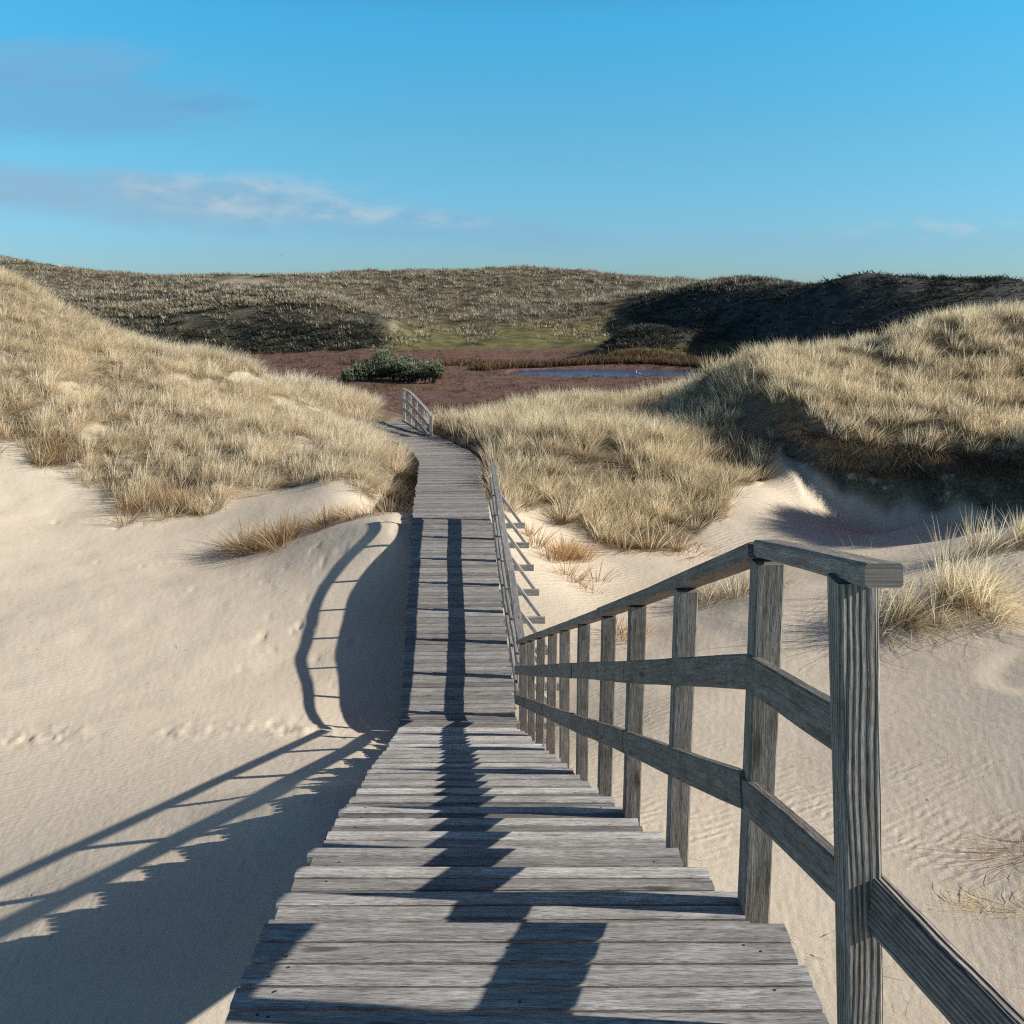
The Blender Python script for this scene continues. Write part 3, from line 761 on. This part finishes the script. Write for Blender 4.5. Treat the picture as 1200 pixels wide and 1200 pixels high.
uu_ = rng.uniform(pxu(925), pxu(1420), 620); yy_ = BROW_Y(uu_) + rng.normal(.0, .1, 620)
tag(grass_obj('root_fringe', [tufts(np.stack([uu_ * yy_, yy_], 1), 22, .34, .14, .012, lean=(.7, 1.5), wind=1.1, whead=-math.pi / 2, droop=1.5, tone=(0, .6), sink=.02)], M_ROOT),
    'dark roots and matted stems hanging along the eroded lip of the right dune', 'roots', kind='stuff')

# clumps that stand alone on open sand
def lone(label, spots, per, length, radius, mat, **kw):
    c = np.array([[s[0], s[1]] for s in spots]); m = c.mean(0)
    o = grass_obj('grass_tuft', [tufts(c, per, length, radius, kw.pop('width', .01), **kw)], mat)
    z = ground_at(*m); org = np.array([m[0], m[1], z])
    o.data.transform(__import__('mathutils').Matrix.Translation(-Vector(org))); o.location = org
    return tag(o, label, 'grass tuft', 'grass tufts standing alone on the sand')
def spot(px, Y): return (pxu(px) * (Y * math.cos(PITCH) + .9), Y)
def cloud(px, Y, rx, ry, n):
    c = spot(px, Y); return [(c[0] + random.gauss(0, rx), c[1] + random.gauss(0, ry)) for _ in range(n)]
lone('tawny windswept tuft low on open sand left of the boardwalk', cloud(322, 19.2, .42, .2, 13), 80, .8, .24, M_RUST, wind=.7, whead=math.pi - .3, lean=(.2, .9))
lone('thin brownish tuft between the tawny tuft and the boardwalk edge', cloud(412, 19.6, .4, .2, 9), 46, .5, .2, M_RUST, wind=.5, whead=math.pi)
lone('large tall straw tuft beyond the near end of the stair railing', cloud(1092, 13.5, .42, .36, 24), 90, .92, .22, M_STRAWD, wind=1.0, whead=-.45, lean=(.2, .9), droop=.9, width=.009, tone=(.4, 1))
lone('tall straw tuft at the right edge behind the sand shoulder', cloud(1190, 15.6, .55, .3, 13), 70, .7, .2, M_STRAWD, wind=.7, whead=-.1, tone=(.2, .9))
lone('rust coloured tuft just right of the slanting braces', cloud(655, 18.6, .38, .25, 12), 55, .6, .18, M_RUST, wind=.25)
lone('sparse yellowish tuft below the lowest slanting brace', cloud(668, 17.2, .3, .2, 6), 26, .45, .18, M_RUST, wind=.25)
lone('sparse tuft seen through the railing below the grassy hump', cloud(850, 15.9, .5, .25, 10), 40, .6, .2, M_STRAWD, wind=.4)
lone('dark eroded clump of roots at the foot of the grassy hump', cloud(765, 19.5, .75, .18, 16), 45, .5, .22, M_RUST, wind=.2, lean=(.4, 1.3), tone=(0, .35))
lone('small dry tuft seen low between the stair railing posts', cloud(742, 14.6, .22, .2, 5), 30, .45, .15, M_RUST, wind=.3)
lone('dark brown tuft at the foot of the left dune by the left edge', cloud(45, 24.6, .6, .3, 12), 46, .7, .2, M_RUST, wind=.3, tone=(0, .5))
lone('bushy tuft at the foot of the left dune above bare sand', cloud(175, 22.2, .5, .3, 14), 55, .7, .22, M_RUST, wind=.4, tone=(.1, .7))
lone('dead tangled straw clump lying low on the right sand', cloud(1172, 6.45, .13, .07, 9), 90, .26, .1, M_STRAWD, wind=.5, whead=math.pi, lean=(.9, 1.5), droop=1.3, width=.006, tone=(.3, 1))
lone('wispy dry stems on the sand above the dead clump', cloud(1195, 7.2, .2, .12, 5), 22, .4, .14, M_RUST, wind=.7, whead=math.pi, lean=(.5, 1.2), width=.006)

ly = np.concatenate([rng.uniform(4.6, 13, 150), rng.uniform(6, 20, 110)]); lx = np.concatenate([rng.uniform(1.2, 6.5, 150), rng.uniform(-9, -2.5, 110)])
tag(grass_obj('straw_litter', [tufts(np.stack([lx, ly], 1), 2, .16, .1, .005, lean=(1.2, 1.5), wind=.1, droop=.25, tone=(0, .8), sink=-.008)], M_RUST),
    'loose dry straw blown about on the open sand', 'straw litter', kind='stuff')

# ------------------------------------------------------------------ far vegetation
fz = lambda x, y: zones(x, y)[2]
xy = scatter(34000, (pxu(-80), pxu(1280)), (128, 272), lambda x, y, u: fz(x, y) * (.12 + .88 * sstep(-.12, .2, fbm(x * .3, y * .13, 91, 3))) * sstep(158, 200, y + 60 * (u > .1) + 40 * (u < -.08)) * (sandy_patch(x, y, base_h(x, y)) < .3) * np.where((x / y > .1) & (y < 205), .5 * (base_h(x, y) > 0) * (y > 166), 1))
xy3 = scatter(900, (pxu(115), pxu(458)), (172.5, 177.5), lambda x, y, u: .9 + 0 * x)
tag(grass_obj('far_marram_grass', [tufts(xy3, 18, 1.0, .85, .12, lean=(.1, .9), wind=.3, tone=(.55, 1), sink=.1), tufts(xy, 17, 1.15, .8, .115, lean=(.1, .9), wind=.3, tone=(0, 1), sink=.15)], M_FAR),
    'grey dun marram grass covering the distant dune ridges', 'grass', kind='stuff')
xy = scatter(9000, (pxu(-50), pxu(1100)), (60, 160), lambda x, y, u: zones(x, y)[1] * (pond_d(x, y) > 1.1) * (base_h(x, y) < -8.2) * (.4 + .6 * sstep(-.2, .3, fbm(x * .15, y * .2, 95, 2))))
tag(grass_obj('heath_scrub', [tufts(xy, 13, .55, .5, .05, lean=(.3, 1.2), wind=.05, sink=.05)], M_HEATH),
    'low reddish brown heath scrub over the marsh flat', 'heath', kind='stuff')
a = rng.uniform(0, 2 * np.pi, 900)
rx = np.concatenate([10.9 + 14.4 * np.cos(a) * rng.uniform(.96, 1.1, 900), rng.uniform(-22, 30, 900)])
ry = np.concatenate([123.5 + 9.3 * np.abs(np.sin(a)) * rng.uniform(.95, 1.15, 900), rng.normal(137, 1.6, 900)])
tag(grass_obj('pond_reeds', [tufts(np.stack([rx, ry], 1), 14, 1.0, .5, .07, lean=(.05, .4), wind=.1)], M_REED),
    'brown reeds along the far bank of the pond', 'reeds', kind='stuff')

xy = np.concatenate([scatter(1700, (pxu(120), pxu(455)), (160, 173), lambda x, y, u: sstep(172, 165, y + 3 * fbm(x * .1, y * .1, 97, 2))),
                     scatter(8500, (pxu(735), pxu(1280)), (118, 200), lambda x, y, u: fz(x, y) * (.35 + .65 * sstep(-.2, .1, fbm(x * .12, y * .12, 99, 2))) * (base_h(x, y) > -7)),  # right ridge: dark blades carry the shade of that flank
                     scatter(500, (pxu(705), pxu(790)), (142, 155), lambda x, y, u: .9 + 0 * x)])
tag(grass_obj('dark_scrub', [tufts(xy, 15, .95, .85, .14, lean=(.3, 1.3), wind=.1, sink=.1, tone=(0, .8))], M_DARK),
    'dark heather scrub on the distant dunes, shade of the right ridge in its tone', 'scrub', kind='stuff')

def shrub(px, Y, w, h, label, n=900):
    c = spot(px, Y); x, y = c; z = ground_at(x, y)
    e = empty('evergreen_shrub', (x, y, z), label, 'shrub', 'green shrubs on the heath'); e['_org'] = (x, y, z)
    # stems
    V, Q = [], []
    tips = []
    for k in range(9):
        a_ = random.uniform(0, 6.28); rr = random.uniform(.2, .45) * w
        tips.append((x + math.cos(a_) * rr, y + math.sin(a_) * rr * .8, z + h * random.uniform(.35, .8)))
        p0 = np.array([x + random.uniform(-.2, .2), y, z - .1]); p1 = np.array(tips[-1])
        b0 = len(V)
        for j in range(4):
            t = j / 3; c_ = p0 + (p1 - p0) * t + np.array([0, 0, .15 * math.sin(t * 3)]); r_ = .06 * (1 - .8 * t)
            for q in range(5): V.append(c_ + np.array([math.cos(q * 1.257) * r_, math.sin(q * 1.257) * r_, 0]))
        for j in range(3):
            for q in range(5): Q.append((b0 + j * 5 + q, b0 + j * 5 + (q + 1) % 5, b0 + j * 5 + 5 + (q + 1) % 5, b0 + j * 5 + 5 + q))
    np_mesh('stem', np.array(V), np.array(Q), None, M_BARK, None, True, e)
    t = np.array(tips)[rng.integers(0, 9, n)] + rng.normal(0, 1, (n, 3)) * np.array([w * .14, w * .12, h * .15])
    t[:, 2] = np.maximum(t[:, 2], z + .05)
    m = 5
    root = np.repeat(t, m, 0)
    kk = len(root)
    o = grass_obj('crown', [(root, rng.uniform(0, 6.28, kk), rng.uniform(.05, 1.0, kk), rng.uniform(.22, .55, kk), rng.uniform(.08, .14, kk), np.clip(np.repeat((t[:, 2] - z) / h, m) + rng.normal(0, .2, kk), 0, 1), .3)], M_SHRUB, parent=e)
    return e
shrub(432, 108, 3.4, 1.6, 'dark green shrub at the left end of the row on the heath')
shrub(461, 110, 3.8, 2.7, 'tallest dark green shrub with spiky top on the heath', 1300)
shrub(487, 108, 3.0, 1.9, 'dark green shrub between the tallest shrub and the small one')
shrub(507, 106, 1.8, 1.9, 'small green shrub just above the far railing, right end of its row', 600)
shrub(405, 104, 1.0, 1.5, 'single thin dark shrub standing clear of the row on the heath', 200)

# ------------------------------------------------------------------ birds
def bird(loc, span, label, ang):
    """gliding bird: body along x, swept wings in one continuous mesh"""
    V, Q = [], []
    L = span * .42
    prof = [(-.5, .015), (-.36, .05), (-.1, .095), (.16, .09), (.3, .055), (.38, .06), (.45, .04), (.52, .006)]
    for t, r_ in prof:
        for q in range(8):
            a_ = q * math.pi / 4
            V.append((t * L, math.cos(a_) * r_ * L, math.sin(a_) * r_ * L + (.03 * L if t > .28 else 0)))
    for i in range(len(prof) - 1):
        for q in range(8): Q.append((i * 8 + q, i * 8 + (q + 1) % 8, i * 8 + 8 + (q + 1) % 8, i * 8 + 8 + q))
    for s in (-1, 1):
        b0 = len(V)
        for y_, lead, trail, z_ in ((.05, .12, -.14, .02), (.25, .17, -.1, .12), (.38, .1, -.1, .13), (.5, -.06, -.12, .06)):
            V += [(lead * span * .5, s * y_ * span, z_ * span), (trail * span * .5, s * y_ * span, z_ * span - .01)]
        for i in range(3): Q.append((b0 + i * 2, b0 + i * 2 + 1, b0 + i * 2 + 3, b0 + i * 2 + 2))
    b0 = len(V)
    V += [(-.46 * L, -.03 * L, 0), (-.46 * L, .03 * L, 0), (-.78 * L, .11 * L, 0), (-.78 * L, -.11 * L, 0)]; Q.append((b0, b0 + 1, b0 + 2, b0 + 3))
    o = np_mesh('bird', np.array(V), np.array(Q), None, M_BIRD)
    o.location = loc; o.rotation_euler = (0.15, 0, ang)
    return tag(o, label, 'bird', 'birds in the sky')
bird(Zat((330, 299), 150), .55, 'tiny dark bird in flight just above the far dune ridge', .4)
bird(Zat((76, 155), 190), .5, 'tiny dark bird high in the upper left sky among cloud wisps', 2.2)

def swan(loc):
    """floating white waterbird: body with raised tail and a neck in one swept mesh"""
    V, Q = [], []
    path = [(-.62, .12, .02), (-.5, .16, .1), (-.3, .15, .2), (0, .12, .25), (.28, .12, .21), (.42, .2, .13), (.47, .36, .075), (.46, .52, .06), (.44, .66, .055), (.47, .77, .06), (.55, .8, .075), (.64, .77, .05), (.70, .74, .012)]
    for i, (x_, z_, r_) in enumerate(path):
        a_ = path[max(0, i - 1)]; b_ = path[min(len(path) - 1, i + 1)]
        tx, tz = b_[0] - a_[0], b_[1] - a_[1]; l = math.hypot(tx, tz); nx, nz = -tz / l, tx / l
        for q in range(10):
            an = q * math.pi / 5
            V.append((x_ + nx * math.sin(an) * r_ * .8, math.cos(an) * r_, z_ + nz * math.sin(an) * r_ * .8))
    for i in range(len(path) - 1):
        for q in range(10): Q.append((i * 10 + q, i * 10 + (q + 1) % 10, i * 10 + 10 + (q + 1) % 10, i * 10 + 10 + q))
    o = np_mesh('swan', np.array(V), np.array(Q), None, M_SWAN)
    o.location = loc; o.rotation_euler = (0, 0, 2.4); o.scale = (.6, .6, .6)
    bl = np_mesh('bill', np.array([(.69, -.022, .735), (.69, .022, .735), (.69, .022, .77), (.69, -.022, .77), (.82, 0, .72)]), None, np.array([(0, 1, 4), (1, 2, 4), (2, 3, 4), (3, 0, 4)]), M_BILL)
    bl.parent = o
    return tag(o, 'tiny white waterbird floating on the blue pond', 'waterbird')
sx = Zat((748, 434), 122.0)
swan((sx[0], 122.0, -9.33))

for o in COL.objects:
    if '_org' in o: del o['_org']

# ------------------------------------------------------------------ sky and sun
w = bpy.data.worlds.new('World'); scene.world = w; w.use_nodes = True
nt = w.node_tree
for q in list(nt.nodes): nt.nodes.remove(q)
n = N(nt)
sun_dir = -Vector((SUN_TO.x * math.cos(SUN_EL), SUN_TO.y * math.cos(SUN_EL), -math.sin(SUN_EL)))   # towards the sun
sun_az = math.atan2(sun_dir.x, sun_dir.y)
sky = n('ShaderNodeTexSky', sky_type='NISHITA', sun_disc=False, sun_elevation=SUN_EL, sun_rotation=sun_az, altitude=0, air_density=1.0, dust_density=.3, ozone_density=2.0).outputs[0]
dirv = n('ShaderNodeTexCoord').outputs['Generated']
sep = n('ShaderNodeSeparateXYZ', {0: dirv})
X, Y, Z = sep.outputs
# deeper blue overhead
tint = n.ramp(n.maprange(Z, 0, 1), [(0, (.56, .90, 1.33)), (.04, (.53, .92, 1.40)), (.148, (.50, 1.19, 1.40)), (.237, (.38, 1.45, 1.73)), (.38, (.52, .53, .66)), (.6, (.45, .315, .37)), (1, (.35, .225, .27))])
tint.node.color_ramp.interpolation = 'LINEAR'
nt.nodes.remove([q for q in nt.nodes if q.type == 'MAP_RANGE'][-1]); nt.links.new(Z, tint.node.inputs[0])
col = n.mix(1.0, sky, tint, 'MULTIPLY')
# thin clouds low in the sky
az = n.math('DIVIDE', X, n.math('MAXIMUM', Y, .05)); el = n.math('DIVIDE', Z, n.math('MAXIMUM', Y, .05))
cv = n('ShaderNodeCombineXYZ', {0: n.math('MULTIPLY', az, 5.0), 1: n.math('MULTIPLY', el, 22.0), 2: 3.7}).outputs[0]
cn = n('ShaderNodeTexNoise', {'Vector': cv, 'Scale': 1.0, 'Detail': 7.0, 'Roughness': .58}).outputs[0]
cv2 = n('ShaderNodeCombineXYZ', {0: n.math('MULTIPLY', az, 24.0), 1: n.math('MULTIPLY', el, 60.0), 2: 1.1}).outputs[0]
cn2 = n('ShaderNodeTexNoise', {'Vector': cv2, 'Scale': 1.0, 'Detail': 6.0, 'Roughness': .6}).outputs[0]
front = n.maprange(Y, .1, .3)
def band(a0, e0, sa, se, slope=0.0):
    """soft elliptical patch of sky centred at bearing a0, elevation e0"""
    da = n.math('DIVIDE', n.math('SUBTRACT', az, a0), sa)
    de = n.math('DIVIDE', n.math('SUBTRACT', n.math('SUBTRACT', el, e0), n.math('MULTIPLY', n.math('SUBTRACT', az, a0), slope)), se)
    r2_ = n.math('ADD', n.math('MULTIPLY', da, da), n.math('MULTIPLY', de, de))
    r2_ = n.math('ADD', r2_, n.math('MULTIPLY', n.math('ADD', n.math('SUBTRACT', cn, .5), n.math('MULTIPLY', n.math('SUBTRACT', cn2, .5), .45)), 3.3))
    return n.math('MULTIPLY', n.maprange(r2_, 1.5, -.15), front)
def over(col, f, c): return n.mix(n.math('MULTIPLY', f, 1.0), col, c)
LIL = (2.8, 4.6, 6.2)
PALE = (4.9, 6.1, 6.9)
grey = band(-.42, .089, .30, .028, -.06)
col = n.mix(n.math('MULTIPLY', n.math('MULTIPLY', grey, n.maprange(cn2, .2, .6, .55, 1.0)), .85), col, LIL)
col = n.mix(n.math('MULTIPLY', band(-.12, .062, .22, .020, -.06), .6), col, (2.3, 4.5, 6.5))
puff = n.math('MULTIPLY', band(-.24, .086, .13, .026, -.08), n.maprange(cn2, .36, .72))
col = n.mix(n.math('MULTIPLY', puff, .75), col, PALE)
puff = n.math('MULTIPLY', band(-.11, .070, .09, .012, -.06), n.maprange(cn2, .36, .72))
col = n.mix(n.math('MULTIPLY', puff, .75), col, PALE)
col = n.mix(n.math('MULTIPLY', band(-.43, .205, .11, .022, 0), .62), col, (2.0, 4.3, 6.7))
col = n.mix(n.math('MULTIPLY', band(-.43, .17, .18, .036, -.03), .6), col, (1.7, 4.1, 6.6))
col = n.mix(n.math('MULTIPLY', band(-.27, .171, .04, .007, 0), .45), col, (1.3, 3.8, 6.4))
puff = n.math('MULTIPLY', band(.40, .058, .10, .012, .02), n.maprange(cn2, .45, .65))
col = n.mix(n.math('MULTIPLY', puff, .5), col, PALE)
col = n.mix(n.math('MULTIPLY', band(.36, .045, .2, .016, 0), .35), col, (2.5, 5.0, 6.6))
bg = n('ShaderNodeBackground', {'Color': col, 'Strength': .1})
n('ShaderNodeOutputWorld', {'Surface': bg.outputs[0]})

sl = bpy.data.lights.new('sun', 'SUN'); sl.energy = 5.0; sl.angle = R(.5); sl.color = (1.0, .94, .84)
so = bpy.data.objects.new('sun', sl); COL.objects.link(so)
so.rotation_euler = (-sun_dir).to_track_quat('-Z', 'Y').to_euler(); so.location = (40, -5, 30)

cam = bpy.data.cameras.new('camera'); co = bpy.data.objects.new('camera', cam); COL.objects.link(co)
cam.sensor_width = 36; cam.sensor_fit = 'HORIZONTAL'; cam.lens = 36 * FOC
co.location = (0, 0, 0); co.rotation_euler = (math.pi / 2 - PITCH, 0, 0)
cam.clip_start = .05; cam.clip_end = 5000
scene.camera = co
scene.view_settings.view_transform = 'Standard'; scene.view_settings.look = 'None'
scene.view_settings.exposure = 0; scene.view_settings.gamma = 1
scene.render.engine = 'CYCLES'
scene.cycles.use_denoising = False; scene.cycles.filter_width = 1.15
scene.cycles.max_bounces = 5; scene.cycles.diffuse_bounces = 3; scene.cycles.transparent_max_bounces = 4
